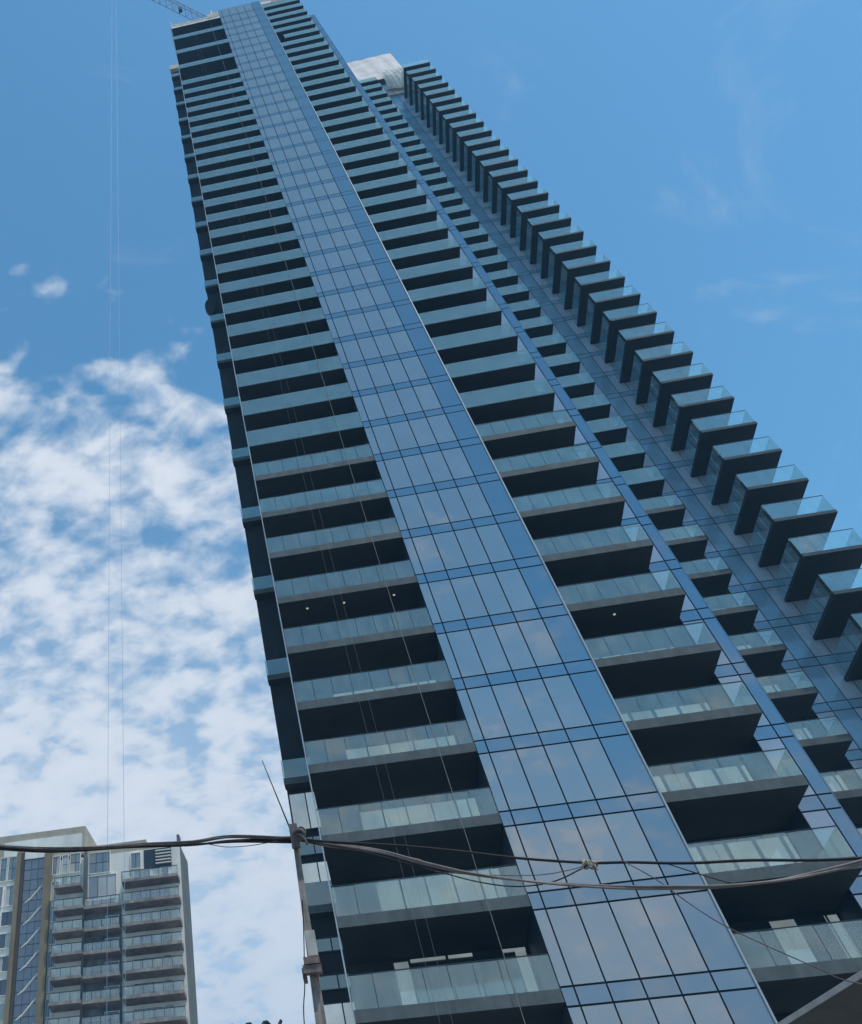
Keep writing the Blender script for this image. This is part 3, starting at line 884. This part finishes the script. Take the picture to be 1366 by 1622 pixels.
cable('overhead_cable', [(2.22, 7.4, 4.02), (2.43, 7.4, 3.92), (2.53, 7.3, 3.83), (2.62, 7.25, 3.78)], 0.004, 'cable_black',
      'short thin wire linking the black cable and the pale sagging pair by the strip edge')
cable('down_lead', [(-0.38, 7.95, 4.23), (-0.41, 7.95, 4.01), (-0.46, 7.9, 3.68), (-0.51, 7.9, 3.4), (-0.56, 7.9, 2.4), (-0.45, 7.95, 0.4)], 0.0042, 'cable_black',
      'thin wire hanging down beside the pole against the sky')
m = MB()
kx, ky, kz = 1.757, 7.5, 4.095
for q in range(5):
    a_ = q * 1.3
    m.tube([(kx - 0.04 + 0.02 * q + 0.018 * math.cos(t_ * 0.785 + a_), ky + 0.022 * math.sin(t_ * 0.785), kz - 0.004 * q + 0.024 * math.cos(t_ * 0.785)) for t_ in range(8)], 0.008, 6, closed=True)
m.tube([(kx, ky - 0.02, kz + 0.01), (kx + 0.05, ky - 0.02, kz - 0.008), (kx + 0.085, ky - 0.02, kz - 0.002), (kx + 0.11, ky - 0.01, kz - 0.012)], 0.009, 7)
m.tube([(kx - 0.01, ky - 0.02, kz - 0.01), (kx - 0.045, ky - 0.02, kz + 0.012), (kx - 0.05, ky - 0.02, kz + 0.03)], 0.006, 6)
tag(m.build('cable_tie', 'tie_tape', None, smooth_=True, origin=(kx, ky, kz)), 'knot of pale tape tied round the black cable in front of the glass strip', 'cable tie')

# ------------------------------------------------------------------ dark roof edge at the lower right corner
SR = thing('shop_canopy', 'dark grey sheet canopy with a pale edge poking into the lower right corner', 'canopy', (6.0, 10.0, 0.13))
p1, p2 = Vector((3.64, 10.80, 3.8)), Vector((3.98, 9.64, 3.8))
dd = (p1 - p2)
e1, e2 = p1 + dd * 3.0, p2 - dd * 3.0
def prism(poly, z0, z1, name, mat, parent, bottom=None):
    n = len(poly); me = bpy.data.meshes.new(name + '_mesh')
    ox, oy = poly[0][0], poly[0][1]
    v = [(x - ox, y - oy, 0) for x, y in poly] + [(x - ox, y - oy, z1 - z0) for x, y in poly]
    f = [tuple(range(n))[::-1], tuple(range(n, 2 * n))] + [(i, (i + 1) % n, n + (i + 1) % n, n + i) for i in range(n)]
    me.from_pydata(v, [], f); me.materials.append(MATS[mat])
    bm = bmesh.new(); bm.from_mesh(me); bmesh.ops.recalc_face_normals(bm, faces=bm.faces); bm.to_mesh(me); bm.free()
    o = bpy.data.objects.new(name, me)
    return link(o, parent, (ox, oy, z0))
nrm = Vector((dd.y, -dd.x, 0)).normalized()
if nrm.x < 0: nrm = -nrm
q1, q2 = e1 + nrm * 5.5, e2 + nrm * 5.5
prism([(e1.x, e1.y), (e2.x, e2.y), (q2.x, q2.y), (q1.x, q1.y)], 3.8, 3.83, 'sheet', 'sheet_metal', SR)
w_ = nrm * 0.012
prism([(e1.x - w_.x, e1.y - w_.y), (e2.x - w_.x, e2.y - w_.y), (e2.x - 0.002 * nrm.x, e2.y - 0.002 * nrm.y), (e1.x - 0.002 * nrm.x, e1.y - 0.002 * nrm.y)], 3.797, 3.835, 'edge_trim', 'sheet_edge', SR)
for pt in (e2 + nrm * 0.5, e2 + nrm * 5.0, e1 + nrm * 0.5, e1 + nrm * 5.0):
    m = MB(); m.tube([(pt.x, pt.y, 0.13), (pt.x, pt.y, 3.8)], 0.05, 10)
    m.build('support_post', 'pole_metal', SR, origin=(pt.x, pt.y, 0.13))

# ------------------------------------------------------------------ coil of wire along a wall top at the bottom edge
gw = box('boundary_wall', -9.0, -0.58, 8.0, 8.2, 0.13, 3.28, 'bare_wall')
tag(gw, 'low concrete boundary wall under the black wire coil', 'wall')
m = MB()
pts = []
turns = 62
for i in range(turns * 14):
    t_ = i / 14
    x = -8.6 + t_ * 0.128
    a_ = t_ * 2 * math.pi
    pts.append((x + 0.02 * math.sin(a_), 8.08 + 0.10 * math.sin(a_), 3.42 + 0.115 * math.cos(a_)))
m.tube(pts, 0.0125, 6)
tag(m.build('wire_coil', 'wire_black', None, smooth_=True, origin=(-4, 8.1, 3.4)), 'coil of black security wire whose loops just show at the bottom edge', 'wire coil')
